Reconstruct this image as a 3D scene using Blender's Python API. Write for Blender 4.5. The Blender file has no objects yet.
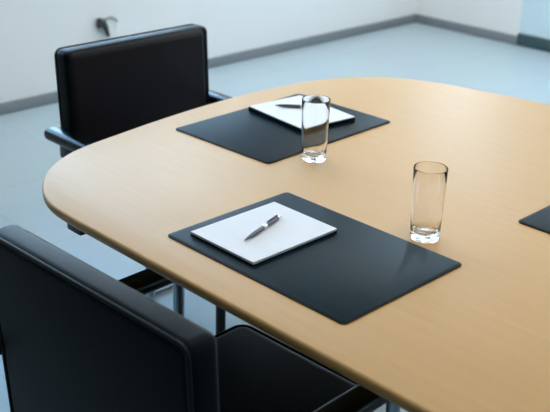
import bpy, bmesh, math, random
from mathutils import Vector, Matrix
random.seed(4)
PI = math.pi
SC = bpy.context.scene
COL = SC.collection

# ------------------------------------------------------------------ materials
def new_mat(name):
    m = bpy.data.materials.new(name); m.use_nodes = True
    nt = m.node_tree
    return m, nt, nt.nodes['Principled BSDF']

def plain(name, rgb, rough=.5, metal=0.0, spec=.5, bump=0.0, bscale=400.0, vary=0.0, coat=0.0):
    m, nt, b = new_mat(name)
    b.inputs['Base Color'].default_value = (*rgb, 1)
    b.inputs['Roughness'].default_value = rough
    b.inputs['Metallic'].default_value = metal
    b.inputs['Specular IOR Level'].default_value = spec
    b.inputs['Coat Weight'].default_value = coat
    b.inputs['Coat Roughness'].default_value = .15
    tc = nt.nodes.new('ShaderNodeTexCoord')
    if vary:
        n = nt.nodes.new('ShaderNodeTexNoise'); n.inputs['Scale'].default_value = 9; n.inputs['Detail'].default_value = 4
        nt.links.new(tc.outputs['Object'], n.inputs['Vector'])
        r = nt.nodes.new('ShaderNodeValToRGB')
        r.color_ramp.elements[0].position = .3; r.color_ramp.elements[1].position = .7
        r.color_ramp.elements[0].color = (*[c*(1-vary) for c in rgb], 1)
        r.color_ramp.elements[1].color = (*[min(1, c*(1+vary)) for c in rgb], 1)
        nt.links.new(n.outputs['Fac'], r.inputs['Fac']); nt.links.new(r.outputs['Color'], b.inputs['Base Color'])
    if bump:
        n = nt.nodes.new('ShaderNodeTexNoise'); n.inputs['Scale'].default_value = bscale; n.inputs['Detail'].default_value = 3
        nt.links.new(tc.outputs['Object'], n.inputs['Vector'])
        bp = nt.nodes.new('ShaderNodeBump'); bp.inputs['Strength'].default_value = bump; bp.inputs['Distance'].default_value = .002
        nt.links.new(n.outputs['Fac'], bp.inputs['Height']); nt.links.new(bp.outputs['Normal'], b.inputs['Normal'])
    return m

def wood(name, c0, c1, rough, scale=1.0, spec=.5):
    m, nt, b = new_mat(name)
    tc = nt.nodes.new('ShaderNodeTexCoord'); mp = nt.nodes.new('ShaderNodeMapping')
    mp.inputs['Scale'].default_value = (1.2*scale, 22*scale, 22*scale)
    nt.links.new(tc.outputs['Object'], mp.inputs['Vector'])
    n = nt.nodes.new('ShaderNodeTexNoise'); n.inputs['Scale'].default_value = 3; n.inputs['Detail'].default_value = 6; n.inputs['Distortion'].default_value = .6
    nt.links.new(mp.outputs['Vector'], n.inputs['Vector'])
    r = nt.nodes.new('ShaderNodeValToRGB')
    r.color_ramp.elements[0].position = .3; r.color_ramp.elements[1].position = .72
    r.color_ramp.elements[0].color = (*c0, 1); r.color_ramp.elements[1].color = (*c1, 1)
    nt.links.new(n.outputs['Fac'], r.inputs['Fac']); nt.links.new(r.outputs['Color'], b.inputs['Base Color'])
    b.inputs['Roughness'].default_value = rough
    b.inputs['Specular IOR Level'].default_value = spec
    return m

def floor_mat():
    m, nt, b = new_mat('pale_blue_floor')
    tc = nt.nodes.new('ShaderNodeTexCoord')
    br = nt.nodes.new('ShaderNodeTexBrick')
    br.offset = 0; br.squash = 1
    br.inputs['Scale'].default_value = 1
    br.inputs['Brick Width'].default_value = .6; br.inputs['Row Height'].default_value = .6
    br.inputs['Mortar Size'].default_value = .0025
    br.inputs['Color1'].default_value = (*FLOOR, 1)
    br.inputs['Color2'].default_value = (*[c*1.03 for c in FLOOR], 1)
    br.inputs['Mortar'].default_value = (*[c*.82 for c in FLOOR], 1)
    nt.links.new(tc.outputs['Object'], br.inputs['Vector'])
    n = nt.nodes.new('ShaderNodeTexNoise'); n.inputs['Scale'].default_value = 2.2; n.inputs['Detail'].default_value = 5
    nt.links.new(tc.outputs['Object'], n.inputs['Vector'])
    mx = nt.nodes.new('ShaderNodeMix'); mx.data_type = 'RGBA'; mx.blend_type = 'MULTIPLY'
    mx.inputs['Factor'].default_value = .12
    nt.links.new(br.outputs['Color'], mx.inputs['A']); nt.links.new(n.outputs['Color'], mx.inputs['B'])
    nt.links.new(mx.outputs['Result'], b.inputs['Base Color'])
    b.inputs['Roughness'].default_value = .32
    b.inputs['Specular IOR Level'].default_value = .45
    return m

def clear_glass(name, tint=(1, 1, 1)):
    m, nt, b = new_mat(name)
    b.inputs['Base Color'].default_value = (*tint, 1)
    b.inputs['Roughness'].default_value = 0.0
    b.inputs['IOR'].default_value = 1.38
    b.inputs['Transmission Weight'].default_value = 1.0
    return m

def pane_mat(name, tint):
    m = bpy.data.materials.new(name); m.use_nodes = True
    nt = m.node_tree; nt.nodes.clear()
    out = nt.nodes.new('ShaderNodeOutputMaterial'); mix = nt.nodes.new('ShaderNodeMixShader')
    tr = nt.nodes.new('ShaderNodeBsdfTransparent'); gl = nt.nodes.new('ShaderNodeBsdfGlossy'); fr = nt.nodes.new('ShaderNodeFresnel')
    tr.inputs['Color'].default_value = (*tint, 1); gl.inputs['Roughness'].default_value = .02
    fr.inputs['IOR'].default_value = 1.45
    nt.links.new(fr.outputs['Fac'], mix.inputs['Fac']); nt.links.new(tr.outputs['BSDF'], mix.inputs[1]); nt.links.new(gl.outputs['BSDF'], mix.inputs[2])
    nt.links.new(mix.outputs['Shader'], out.inputs['Surface'])
    return m

FLOOR = (.40, .505, .555)
M = dict(
    leather=plain('black_leather', (.0008, .0046, .0070), .42, spec=.08, bump=.25, bscale=260, vary=.15),
    leather_arm=plain('polished_arm_leather', (.001, .004, .006), .26, spec=.35),
    leather_front=plain('charcoal_leather', (.0075, .0058, .0085), .48, spec=.16, bump=.25, bscale=260, vary=.15),
    piping=plain('leather_piping', (.002, .006, .008), .4, spec=.15),
    chrome=plain('brushed_chrome', (.66, .70, .74), .26, metal=1),
    tube=plain('satin_steel', (.34, .42, .48), .34, metal=1),
    black_metal=plain('black_metal', (.010, .011, .013), .35, spec=.5),
    wood=wood('pale_beech', (.60, .342, .122), (.63, .366, .137), .47, spec=.45),
    edge=wood('beech_edge', (.47, .265, .085), (.52, .30, .10), .38),
    pad=plain('slate_leatherette', (.0025, .0165, .0245), .42, spec=.07, bump=.12, bscale=500),
    pad_rim=plain('black_hem', (.004, .006, .007), .5, spec=.15),
    paper=plain('white_paper', (.84, .86, .90), .7, spec=.2),
    paper_side=plain('paper_block_edge', (.62, .66, .70), .8, spec=.15, bump=.3, bscale=900),
    side_shade=plain('notepad_side_shade', (.006, .007, .008), .7, spec=.1),
    pen=plain('gunmetal', (.12, .12, .14), .3, metal=.7),
    pen_dark=plain('black_plastic', (.012, .012, .014), .35),
    glass=clear_glass('tumbler_glass', (1, 1, 1)),
    wall=plain('white_paint', (.80, .815, .82), .75, spec=.2, bump=.1, bscale=120),
    unseen_dark=plain('unseen_wall_dark', (.28, .30, .32), .6, spec=.2),
    ceiling=plain('ceiling_paint', (.82, .82, .80), .85, spec=.1),
    base=plain('grey_skirting', (.20, .225, .245), .5),
    teal=plain('dark_teal_rail', (.035, .075, .09), .4),
    bluepanel=plain('pale_blue_glass_panel', (.62, .78, .86), .18, spec=.6),
    frame=plain('window_frame_grey', (.45, .47, .49), .4),
    pane=pane_mat('window_glass', (.95, .98, 1.0)),
    socket=plain('ivory_plastic', (.72, .76, .74), .4),
    floor=floor_mat(),
)

# ------------------------------------------------------------------ mesh helpers
def link(name, bm, mat, parent=None, smooth=True, angle=35):
    bmesh.ops.recalc_face_normals(bm, faces=bm.faces[:])
    me = bpy.data.meshes.new(name); bm.to_mesh(me); bm.free()
    mats = mat if isinstance(mat, (list, tuple)) else [mat]
    for m in mats: me.materials.append(m)
    if smooth:
        for p in me.polygons: p.use_smooth = True
        me.set_sharp_from_angle(angle=math.radians(angle))
    o = bpy.data.objects.new(name, me); COL.objects.link(o)
    if parent: o.parent = parent
    return o

def add_box(bm, lo, hi, bev=0.0, seg=3, only=None):
    r = bmesh.ops.create_cube(bm, size=1)
    vs = r['verts']
    for v in vs:
        v.co = Vector([lo[i] + (v.co[i]+.5)*(hi[i]-lo[i]) for i in range(3)])
    if bev:
        es = list({e for v in vs for e in v.link_edges})
        if only: es = [e for e in es if only(e)]
        rr = bmesh.ops.bevel(bm, geom=es, offset=bev, segments=seg, profile=.5, affect='EDGES', clamp_overlap=True)

def add_tube(bm, pts, rad, seg=16, cap=True):
    """sweep a circle along a polyline; rad may be a list"""
    P = [Vector(p) for p in pts]; n = len(P)
    rads = rad if isinstance(rad, (list, tuple)) else [rad]*n
    rings = []; prev = None
    for i in range(n):
        t = (P[min(i+1, n-1)] - P[max(i-1, 0)]).normalized()
        if prev is None:
            a = Vector((0, 0, 1)) if abs(t.z) < .9 else Vector((1, 0, 0))
            u = t.cross(a).normalized()
        else:
            u = (prev - t*prev.dot(t)).normalized()
        prev = u; w = t.cross(u)
        rings.append([bm.verts.new(P[i] + (u*math.cos(2*PI*k/seg) + w*math.sin(2*PI*k/seg))*rads[i]) for k in range(seg)])
    for i in range(n-1):
        for k in range(seg):
            bm.faces.new((rings[i][k], rings[i][(k+1) % seg], rings[i+1][(k+1) % seg], rings[i+1][k]))
    if cap:
        bm.faces.new(rings[0][::-1]); bm.faces.new(rings[-1])

def arc_path(pts, r=.05, n=6):
    """round the corners of a polyline"""
    P = [Vector(p) for p in pts]; out = [P[0]]
    for i in range(1, len(P)-1):
        a = (P[i-1]-P[i]); b = (P[i+1]-P[i]); k = min(r, a.length*.45, b.length*.45)
        p0 = P[i] + a.normalized()*k; p1 = P[i] + b.normalized()*k
        for j in range(n+1):
            t = j/n; out.append(p0*(1-t)**2 + P[i]*2*t*(1-t) + p1*t*t)
    out.append(P[-1]); return out

def add_lathe(bm, prof, seg=40, origin=(0, 0, 0), axis='Z'):
    o = Vector(origin); rings = []
    for r, z in prof:
        if r < 1e-6: rings.append([bm.verts.new(o + Vector((0, 0, z)))])
        else: rings.append([bm.verts.new(o + Vector((r*math.cos(2*PI*k/seg), r*math.sin(2*PI*k/seg), z))) for k in range(seg)])
    for a, b in zip(rings, rings[1:]):
        for k in range(seg):
            k2 = (k+1) % seg
            if len(a) == 1 and len(b) == 1: continue
            if len(a) == 1: bm.faces.new((a[0], b[k], b[k2]))
            elif len(b) == 1: bm.faces.new((a[k], a[k2], b[0]))
            else: bm.faces.new((a[k], a[k2], b[k2], b[k]))

def rounded_rect(w, d, r, n=8):
    out = []
    for cx, cy, a0 in ((w/2-r, d/2-r, 0), (-w/2+r, d/2-r, 90), (-w/2+r, -d/2+r, 180), (w/2-r, -d/2+r, 270)):
        for i in range(n+1):
            a = math.radians(a0 + 90*i/n); out.append((cx + r*math.cos(a), cy + r*math.sin(a)))
    return out

def inset_outline(o, k):
    n = len(o); res = []
    for i in range(n):
        p0 = Vector(o[i-1]); p1 = Vector(o[(i+1) % n]); t = (p1-p0).normalized()
        res.append(tuple(Vector(o[i]) + Vector((-t.y, t.x))*k))     # ccw outline: left is inside
    return res

def add_layers(bm, layers, mat_of=None):
    """layers: list of (outline, z); closed solid"""
    rings = [[bm.verts.new((x, y, z)) for x, y in o] for o, z in layers]
    n = len(rings[0])
    for i, (a, b) in enumerate(zip(rings, rings[1:])):
        for k in range(n):
            f = bm.faces.new((a[k], a[(k+1) % n], b[(k+1) % n], b[k]))
            if mat_of: f.material_index = mat_of(i)
    f0 = bm.faces.new(rings[0][::-1]); f1 = bm.faces.new(rings[-1])
    if mat_of: f0.material_index = mat_of(-1); f1.material_index = mat_of('top')

def thing(name, label, cat, loc, rotz=0, group=None):
    o = bpy.data.objects.new(name, None); COL.objects.link(o)
    o.location = loc; o.rotation_euler = (0, 0, rotz)
    o['label'] = label; o['category'] = cat; o['kind'] = 'thing'
    if group: o['group'] = group
    o.empty_display_size = .1
    return o

def struct(o, label, cat):
    o['kind'] = 'structure'; o['label'] = label; o['category'] = cat
    return o

def dup(root, loc, rotz, label):
    r = root.copy(); COL.objects.link(r); r.location = loc; r.rotation_euler = (0, 0, rotz); r['label'] = label
    for ch in list(root.children):
        c = ch.copy(); COL.objects.link(c); c.parent = r
        for g in list(ch.children):
            d = g.copy(); COL.objects.link(d); d.parent = c
    return r

# ------------------------------------------------------------------ the room
X0, X1, Y0, Y1, ZC = -4.5, 2.6, -2.6, 5.93, 2.8
bm = bmesh.new(); add_box(bm, (X0-.2, Y0, -.1), (X1, Y1+.2, 0))
struct(link('floor', bm, M['floor'], smooth=False), 'pale blue grey glossy floor with faint tile joints', 'floor')
bm = bmesh.new(); add_box(bm, (X0-.2, Y0, ZC), (X1, Y1+.2, ZC+.1))
struct(link('ceiling', bm, M['ceiling'], smooth=False), 'white ceiling above the meeting room', 'ceiling')

# left wall: white sill wall below a band of windows, lintel above
SILL, HEAD = .95, 2.5
WIN = [(.9, 1.95), (2.1, 3.95), (4.1, 5.75)]
bm = bmesh.new()
add_box(bm, (X0-.2, Y0, 0), (X0, Y1+.2, SILL)); add_box(bm, (X0-.2, Y0, HEAD), (X0, Y1+.2, ZC))
ys = [Y0] + [v for w in WIN for v in w] + [Y1+.2]
for a, b in zip(ys[::2], ys[1::2]): add_box(bm, (X0-.2, a, SILL), (X0, b, HEAD))
struct(link('wall_left', bm, M['wall'], smooth=False), 'white wall on the left behind the far chair', 'wall')
for i, (a, b) in enumerate(WIN):
    bm = bmesh.new(); x = X0-.12; t = .05
    add_box(bm, (x-.03, a, SILL), (x+.03, a+t, HEAD)); add_box(bm, (x-.03, b-t, SILL), (x+.03, b, HEAD))
    add_box(bm, (x-.03, a+t, SILL), (x+.03, b-t, SILL+t)); add_box(bm, (x-.03, a+t, HEAD-t), (x+.03, b-t, HEAD))
    add_box(bm, (x-.025, (a+b)/2-.02, SILL+t), (x+.025, (a+b)/2+.02, HEAD-t))
    w = struct(link('window_%d' % (i+1), bm, M['frame'], smooth=False), 'grey framed window above the white left wall', 'window')
    w['group'] = 'windows in the left wall'
    bm = bmesh.new(); add_box(bm, (x-.004, a+t, SILL+t), (x+.004, b-t, HEAD-t))
    link('pane', bm, M['pane'], w, smooth=False)
bm = bmesh.new(); add_box(bm, (X0, Y0, 0), (X0+.015, Y1, .062), .003, 2)
struct(link('baseboard_left', bm, M['base']), 'low grey baseboard along the left wall', 'baseboard')

# far wall with a pale blue glazed door
DX0, DX1, DH = -3.61, -2.68, 2.12
bm = bmesh.new(); FX0, FX1 = -4.42, -3.75
add_box(bm, (X0, Y1, 0), (DX0, Y1+.2, SILL)); add_box(bm, (X0, Y1, HEAD), (DX0, Y1+.2, ZC)); add_box(bm, (X0, Y1, SILL), (FX0, Y1+.2, HEAD)); add_box(bm, (FX1, Y1, SILL), (DX0, Y1+.2, HEAD)); add_box(bm, (DX1, Y1, 0), (X1, Y1+.2, ZC)); add_box(bm, (DX0, Y1, DH), (DX1, Y1+.2, ZC))
struct(link('wall_far', bm, M['wall'], smooth=False), 'white far wall behind the table', 'wall')
bm = bmesh.new(); y = Y1+.12; t = .05  # unseen corner window, added to lay a sky sheen on the far tabletop
add_box(bm, (FX0, y-.03, SILL), (FX0+t, y+.03, HEAD)); add_box(bm, (FX1-t, y-.03, SILL), (FX1, y+.03, HEAD))
add_box(bm, (FX0+t, y-.03, SILL), (FX1-t, y+.03, SILL+t)); add_box(bm, (FX0+t, y-.03, HEAD-t), (FX1-t, y+.03, HEAD))
w = struct(link('window_4', bm, M['frame'], smooth=False), 'narrow grey framed window beside the far corner, unseen, added for table sheen', 'window')
bm = bmesh.new(); add_box(bm, (FX0+t, y-.004, SILL+t), (FX1-t, y+.004, HEAD-t))
link('pane', bm, M['pane'], w, smooth=False)
bm = bmesh.new(); add_box(bm, (X0+.015, Y1-.015, 0), (DX0, Y1, .062), .003, 2)
struct(link('baseboard_far', bm, M['base']), 'low grey baseboard along the far wall', 'baseboard')
bm = bmesh.new(); add_box(bm, (DX1, Y1-.015, 0), (X1, Y1, .062), .003, 2)
struct(link('baseboard_right', bm, M['base']), 'low grey baseboard right of the blue door', 'baseboard')
bm = bmesh.new(); add_box(bm, (DX0, Y1+.0, .085), (DX1, Y1+.04, DH))
d = struct(link('door_1', bm, M['bluepanel'], smooth=False), 'pale blue door leaf with dark teal bottom rail in the far wall', 'door')
bm = bmesh.new(); add_box(bm, (DX0, Y1-.02, .004), (DX1, Y1+.04, .085), .004, 2)
link('bottom_rail', bm, M['teal'], d)
bm = bmesh.new(); add_tube(bm, arc_path([(DX1-.09, Y1, 1.0), (DX1-.09, Y1-.06, 1.0), (DX1-.22, Y1-.06, 1.0)], .02), .009)
link('door_handle', bm, M['chrome'], d)

bm = bmesh.new(); add_box(bm, (X1, Y0-.2, 0), (X1+.2, Y1+.2, ZC))
struct(link('wall_right', bm, M['wall'], smooth=False), 'white wall on the right, outside the picture', 'wall')
bm = bmesh.new(); add_box(bm, (X0-.2, Y0-.2, 0), (X1, Y0, ZC))  # unseen wall added to block light from behind; dark to keep chair backs black
struct(link('wall_near', bm, M['unseen_dark'], smooth=False), 'unseen dark wall behind the viewer, added to block light from there', 'wall')

# wall outlet with a black plug, low on the left wall
sk = thing('wall_outlet', 'small pale round wall outlet with a black plug low on the left wall', 'outlet', (X0, 3.165, .365))
bm = bmesh.new()
add_lathe(bm, [(0, 0), (.048, 0), (.052, .004), (.052, .011), (.046, .014), (.036, .011), (0, .010)], 36)
bmesh.ops.rotate(bm, verts=bm.verts[:], cent=(0, 0, 0), matrix=Matrix.Rotation(PI/2, 3, 'Y'))
link('cover_plate', bm, M['socket'], sk)
bm = bmesh.new()
add_tube(bm, [(.012, .05*math.cos(a), .05*math.sin(a)) for a in [math.radians(25+13*k) for k in range(11)]], .0055, 10)
link('rim', bm, M['base'], sk)
bm = bmesh.new()
add_tube(bm, [(.024, -.085, .03), (.026, -.062, .028), (.024, -.04, -.002), (.016, -.018, -.05)], [.030, .027, .017, .008], 14)
link('plug', bm, M['pen_dark'], sk)

# ------------------------------------------------------------------ conference table
ZT = .74
half = [(-.80, 1.10), (-1.10, 1.10), (-1.40, 1.099), (-1.65, 1.099), (-1.776, 1.101), (-1.86, 1.114), (-1.944, 1.155), (-2.014, 1.212), (-2.068, 1.286),
        (-2.104, 1.372), (-2.132, 1.52), (-2.157, 1.68), (-2.175, 1.846), (-2.182, 2.01), (-2.176, 2.185), (-2.147, 2.335),
        (-2.083, 2.463), (-1.990, 2.557), (-1.868, 2.617), (-1.73, 2.652), (-1.596, 2.678), (-1.45, 2.703), (-1.2, 2.738), (-.80, 2.765)]
def cr(pts, n=6):
    out = []; N = len(pts)
    for i in range(N-1):
        p0 = Vector(pts[max(i-1, 0)]); p1 = Vector(pts[i]); p2 = Vector(pts[i+1]); p3 = Vector(pts[min(i+2, N-1)])
        for j in range(n):
            t = j/n
            out.append(.5*((2*p1) + (p2-p0)*t + (2*p0-5*p1+4*p2-p3)*t*t + (3*p1-p0-3*p2+p3)*t**3))
    out.append(Vector(pts[-1])); return out
TCX = -.80
h = cr(half)
left_side = [(p.x-TCX, p.y-1.9) for p in h]
right_side = [(-x, y) for x, y in left_side[1:-1]]
outline = left_side[::-1] + right_side          # goes far->near on the left, then near->far on the right : ccw
table = thing('conference_table', 'large pale beech conference table with rounded corners', 'table', (TCX, 1.9, 0))
bm = bmesh.new()
T = .027
lay = [(inset_outline(outline, .012), ZT-T), (inset_outline(outline, .004), ZT-T+.004), (inset_outline(outline, .0005), ZT-T+.010),
       (outline, ZT-.009), (inset_outline(outline, .0012), ZT-.004), (inset_outline(outline, .004), ZT-.001), (inset_outline(outline, .007), ZT)]
add_layers(bm, lay, lambda i: 1 if i in (-1, 0, 1, 2, 3) else 0)
link('tabletop', bm, [M['wood'], M['edge']], table, angle=50)
legs = [(-1.752, 1.557), (-1.752, 2.26), (.152, 1.557), (.152, 2.26)]
for lx, ly in legs:
    bm = bmesh.new(); x, y = lx-TCX, ly-1.9
    add_lathe(bm, [(0, 0), (.024, 0), (.026, .004), (.026, .012), (.0138, .018), (.0138, ZT-.088), (0, ZT-.088)], 24, (x, y, 0))
    link('leg', bm, M['black_metal'], table)['label'] = 'thin black metal table leg'
bm = bmesh.new()
for yy in (1.557, 2.26): add_box(bm, (-1.85-TCX, yy-1.9-.02, ZT-.088), (.25-TCX, yy-1.9+.02, ZT-T), .003, 2)
link('support_beam', bm, M['black_metal'], table)
for bx in (-1.822, .222):
    for y0, y1 in ((1.157, 1.537), (2.28, 2.5)):
        bm = bmesh.new(); add_box(bm, (bx-TCX-.028, y0-1.9, ZT-.084), (bx-TCX+.028, y1-1.9, ZT-T), .004, 2)
        link('support_bracket', bm, M['black_metal'], table)

# ------------------------------------------------------------------ chairs (local: faces +y, origin on the floor under the seat centre)
def soft_slab(lo, hi, bev, seg=5):
    bm = bmesh.new(); add_box(bm, lo, hi, bev, seg); return bm

def shear_back(bm, k, z0=.42):
    for v in bm.verts: v.co.y -= (v.co.z - z0)*k

def make_chair(label, loc, rot):
    c = thing('armchair', label, 'chair', loc, rot, 'black leather armchairs at the table')
    HW = .292
    bm = soft_slab((-HW, -.320, .36), (HW, -.250, .85), .020)
    shear_back(bm, .05); link('back_shell', bm, M['leather'], c)
    bm = soft_slab((-HW+.020, -.292, .44), (HW-.004, -.243, .8475), .026)
    # belly the cushion a little
    for v in bm.verts:
        if v.co.y > -.245:
            v.co.y += .010*math.cos(min(1, abs(v.co.x)/HW)*PI/2)
    shear_back(bm, .05); cu = link('back_cushion', bm, M['leather_front'], c)
    # piping along the rear edge of the shell
    bm = bmesh.new()
    add_tube(bm, arc_path([(-HW+.003, -.317, .37), (-HW+.003, -.317, .847), (HW-.003, -.317, .847), (HW-.003, -.317, .37)], .025, 5), .004, 8)
    shear_back(bm, .05); link('piping', bm, M['piping'], bpy.data.objects[c.children[0].name])
    # seat
    bm = soft_slab((-.214, -.25, .335), (.214, .275, .452), .040, 6)
    for v in bm.verts:
        if v.co.z > .43:
            q = max(0, 1-(v.co.x/.22)**2)*max(0, 1-(v.co.y/.265)**2); v.co.z += .012*q
    seat = link('seat', bm, M['leather'], c)
    bm = bmesh.new()
    pp = [(x, y, .4365) for x, y in rounded_rect(.424, .521, .03, 6)]
    pp = [(x, y+.0125, z) for x, y, z in pp]; pp.append(pp[0])
    add_tube(bm, pp, .004, 8, cap=False); link('piping', bm, M['piping'], seat)
    # arms and tubular frame
    for s in (-1, 1):
        xa, xb = sorted((s*.2925, s*.352))
        bm = soft_slab((xa, -.345, .560), (xb, .26, .602), .018, 5)
        arm = link('armrest', bm, M['leather_arm'], c)
        bm = bmesh.new()
        xm = s*.322
        add_tube(bm, arc_path([(xm, .165, .55), (xm, .165, .0145), (xm, -.30, .0145)], .05, 8), .0142, 18)
        link('leg', bm, M['tube'], c)['label'] = 'satin steel tube leg with floor runner'
        bm = bmesh.new()
        add_tube(bm, [(s*.24, .155, .37), (xm, .165, .37)], .010, 12)
        link('seat_bracket', bm, M['chrome'], c)
        bm = bmesh.new(); add_box(bm, (min(s*.27, s*.31), -.315, .50), (max(s*.27, s*.31), -.265, .58), .004, 2)
        link('arm_bracket', bm, M['black_metal'], c)
    bm = bmesh.new(); add_tube(bm, [(-.322, -.116, .0125), (.322, -.116, .0125)], .0115, 16)
    link('floor_bar', bm, M['chrome'], c)
    return c

near = make_chair('black leather armchair in the near left foreground, seen from behind its backrest', (-1.306, 1.160, 0), math.radians(1.5))
far = dup(near, (-2.312, 1.944, 0), -PI/2, 'black leather armchair at the rounded left end of the table, its backrest front facing us')

# ------------------------------------------------------------------ things on the table
Z = ZT
def make_desk_pad(label, loc, rot):
    t = thing('desk_pad', label, 'desk pad', loc, rot, 'dark desk pads on the table')
    bm = bmesh.new(); o = rounded_rect(.512, .368, .012, 8)
    add_layers(bm, [(inset_outline(o, .001), 0), (o, .001), (o, .0026), (inset_outline(o, .0012), .0034)])
    link('base', bm, M['pad_rim'], t)
    bm = bmesh.new(); o = rounded_rect(.505, .361, .010, 8)
    add_layers(bm, [(o, .0028), (inset_outline(o, .0004), .0040), (inset_outline(o, .0015), .0044)])
    link('writing_surface', bm, M['pad'], t)
    return t
pad1 = make_desk_pad('dark desk pad nearest us, before the near chair, holding a notepad on its left half', (-1.270, 1.382, Z), math.radians(.2))
pad2 = dup(pad1, (-1.881, 1.912, Z), math.radians(91.6), 'dark desk pad before the far chair at the rounded table end')
pad3 = dup(pad1, (-1.063+.255, 1.837+.183, Z), 0, 'dark desk pad at the right edge, only its pointed corner in view')
PADTOP = Z + .0044

def make_notepad(label, loc, rot, w, d, thick, side_shade):
    t = thing('notepad', label, 'notepad', loc, rot, 'white notepads on the desk pads')
    bm = bmesh.new(); add_box(bm, (-w/2, -d/2, 0), (w/2, d/2, side_shade), .0006, 1)  # dark base layer puts the shade on the notepad's sides into colour
    link('shaded_base', bm, M['side_shade'], t)
    bm = bmesh.new(); add_box(bm, (-w/2+.001, -d/2+.001, side_shade), (w/2-.001, d/2-.001, thick-.0012))
    link('page_block', bm, M['paper_side'], t, smooth=False)
    bm = bmesh.new(); add_box(bm, (-w/2+.0005, -d/2+.0005, thick-.0012), (w/2-.0005, d/2-.0005, thick), .0003, 1)
    link('top_sheet', bm, M['paper'], t, smooth=False)
    return t
n1 = make_notepad('white notepad on the nearest desk pad, a pen lying diagonally across it', (-1.387, 1.357, PADTOP), math.radians(-.2), .197, .25, .0095, .0040)
n2 = make_notepad('white notepad on the far desk pad, partly seen through the tumbler', (-1.905, 2.002, PADTOP), math.radians(-6.2), .25, .197, .0145, .0115)

def make_pen(label, loc, rot):
    t = thing('ballpoint_pen', label, 'pen', loc, rot, 'pens on the notepads')
    L = .160; r = .0048
    bm = bmesh.new()
    add_tube(bm, [(x, 0, r) for x in (-.054, -.04, -.01, .02, .045, .05)], [r*.8, r*.95, r, r, r, r*.94], 18)
    link('barrel', bm, M['pen'], t)
    bm = bmesh.new(); add_tube(bm, [(x, 0, r) for x in (-.0735, -.070, -.064, -.054)], [.0006, .0014, .0024, r*.8], 16)
    link('tip', bm, M['pen'], t)
    bm = bmesh.new(); add_tube(bm, [(x, 0, r) for x in (-.006, -.003, .003, .006)], [r*1.02, r*1.08, r*1.08, r*1.02], 18)
    link('ring', bm, M['chrome'], t)
    bm = bmesh.new(); add_tube(bm, [(x, 0, r) for x in (.050, .052, .064, .066)], [r*.62, r*.62, r*.6, r*.4], 16)
    link('push_button', bm, M['chrome'], t)
    bm = bmesh.new(); add_box(bm, (.012, -.0018, 2*r+.0012), (.049, .0018, 2*r+.0024), .0004, 1); add_box(bm, (.043, -.0018, 2*r-.001), (.049, .0018, 2*r+.0014))
    link('clip', bm, M['pen_dark'], t)
    t.scale = (1.12, 1.12, 1.12)
    return t
a1 = math.atan2(1.438-1.283, -1.412+1.369)
pen1 = make_pen('dark metal pen on the nearest notepad, pointing to the lower left', (-1.3905, 1.3600, PADTOP+.0095), a1)
a2 = math.atan2(2.073-1.977, -1.864+1.981)
pen2 = dup(pen1, (-1.922, 2.025, PADTOP+.014), a2, 'dark metal pen on the far notepad, half seen through the tumbler')

def make_tumbler(label, loc):
    t = thing('tumbler', label, 'glass', loc, 0, 'empty glass tumblers on the table')
    H = .163; r0, r1 = .0322, .0366
    rr = lambda z: r0 + (r1-r0)*z/H
    w = .0014
    prof = [(0, .0015), (.024, .0010), (.0290, 0), (r0-.0006, .0012), (r0, .004)]
    prof += [(rr(z), z) for z in (.02, .05, .09, .13, H-.002)]
    prof += [(r1-.0004, H-.0006), (r1-w/2, H), (r1-w+.0004, H-.0006)]
    prof += [(rr(z)-w-.0008*(1-z/H), z) for z in (H-.002, .13, .09, .05, .026)]
    prof += [(r0-w-.0018, .0195), (r0-w-.006, .0165), (.012, .0150), (0, .0148)]
    bm = bmesh.new(); add_lathe(bm, prof, 64)
    o = link('body', bm, M['glass'], t, angle=60)
    return t
g1 = make_tumbler('empty clear tumbler standing at the inner edge of the far desk pad', (-1.643, 1.780, Z))
g2 = dup(g1, (-1.152, 1.613, Z), .4, 'empty clear tumbler standing behind the nearest desk pad, right of centre')

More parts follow.
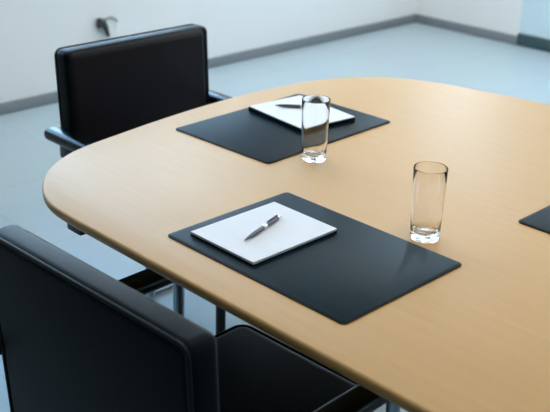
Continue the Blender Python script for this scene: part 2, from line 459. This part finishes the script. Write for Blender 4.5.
# ------------------------------------------------------------------ light: overcast daylight
w = bpy.data.worlds.new('daylight'); SC.world = w; w.use_nodes = True
nt = w.node_tree; bg = nt.nodes['Background']
tc = nt.nodes.new('ShaderNodeTexCoord'); sx = nt.nodes.new('ShaderNodeSeparateXYZ'); r = nt.nodes.new('ShaderNodeValToRGB')
nt.links.new(tc.outputs['Generated'], sx.inputs['Vector']); nt.links.new(sx.outputs['Z'], r.inputs['Fac'])
e = r.color_ramp.elements
e[0].position = 0.0; e[0].color = (.72, .86, .95, 1)
e[1].position = .6; e[1].color = (.22, .54, .95, 1)
k = r.color_ramp.elements.new(.15); k.color = (.62, .83, 1.0, 1)
nt.links.new(r.outputs['Color'], bg.inputs['Color']); bg.inputs['Strength'].default_value = 4.6

# unseen fill lights at ceiling height, added to brighten walls, floor and table
for i, (lx, ly, pw) in enumerate(((-3.5, 4.6, 15), (-3.6, 2.4, 9), (-1.2, 5.0, 17), (-.6, 1.6, 7))):
    la = bpy.data.lights.new('fill_light', 'AREA'); la.shape = 'RECTANGLE'; la.size = 1.2; la.size_y = 1.2
    la.energy = pw; la.color = (1.0, .965, .92)
    lo = bpy.data.objects.new('fill_light', la); COL.objects.link(lo); lo.location = (lx, ly, ZC-.02)

# ------------------------------------------------------------------ camera
cam = bpy.data.cameras.new('camera'); co = bpy.data.objects.new('camera', cam); COL.objects.link(co)
cam.sensor_fit = 'HORIZONTAL'; cam.sensor_width = 36; cam.lens = 36*992.74/550
pitch, roll = .40695766, .0284388
cp, sp = math.cos(pitch), math.sin(pitch); cr_, sr = math.cos(roll), math.sin(roll)
fw = Vector((0, cp, -sp)); rt = Vector((1, 0, 0)); up = rt.cross(fw)
r2 = rt*cr_ + up*sr; u2 = up*cr_ - rt*sr
R = Matrix.Rotation(PI/4, 3, 'Z')
fw, r2, u2 = R@fw, R@r2, R@u2
mw = Matrix((( r2.x, u2.x, -fw.x, 0), (r2.y, u2.y, -fw.y, 0), (r2.z, u2.z, -fw.z, 1.647018), (0, 0, 0, 1)))
co.matrix_world = mw
cam.clip_start = .05
cam.dof.use_dof = True; cam.dof.focus_distance = 2.25; cam.dof.aperture_fstop = 5.0
SC.camera = co
SC.view_settings.view_transform = 'Standard'; SC.view_settings.look = 'None'
SC.view_settings.gamma = 1; SC.view_settings.use_curve_mapping = False
SC.view_settings.exposure = 1.15
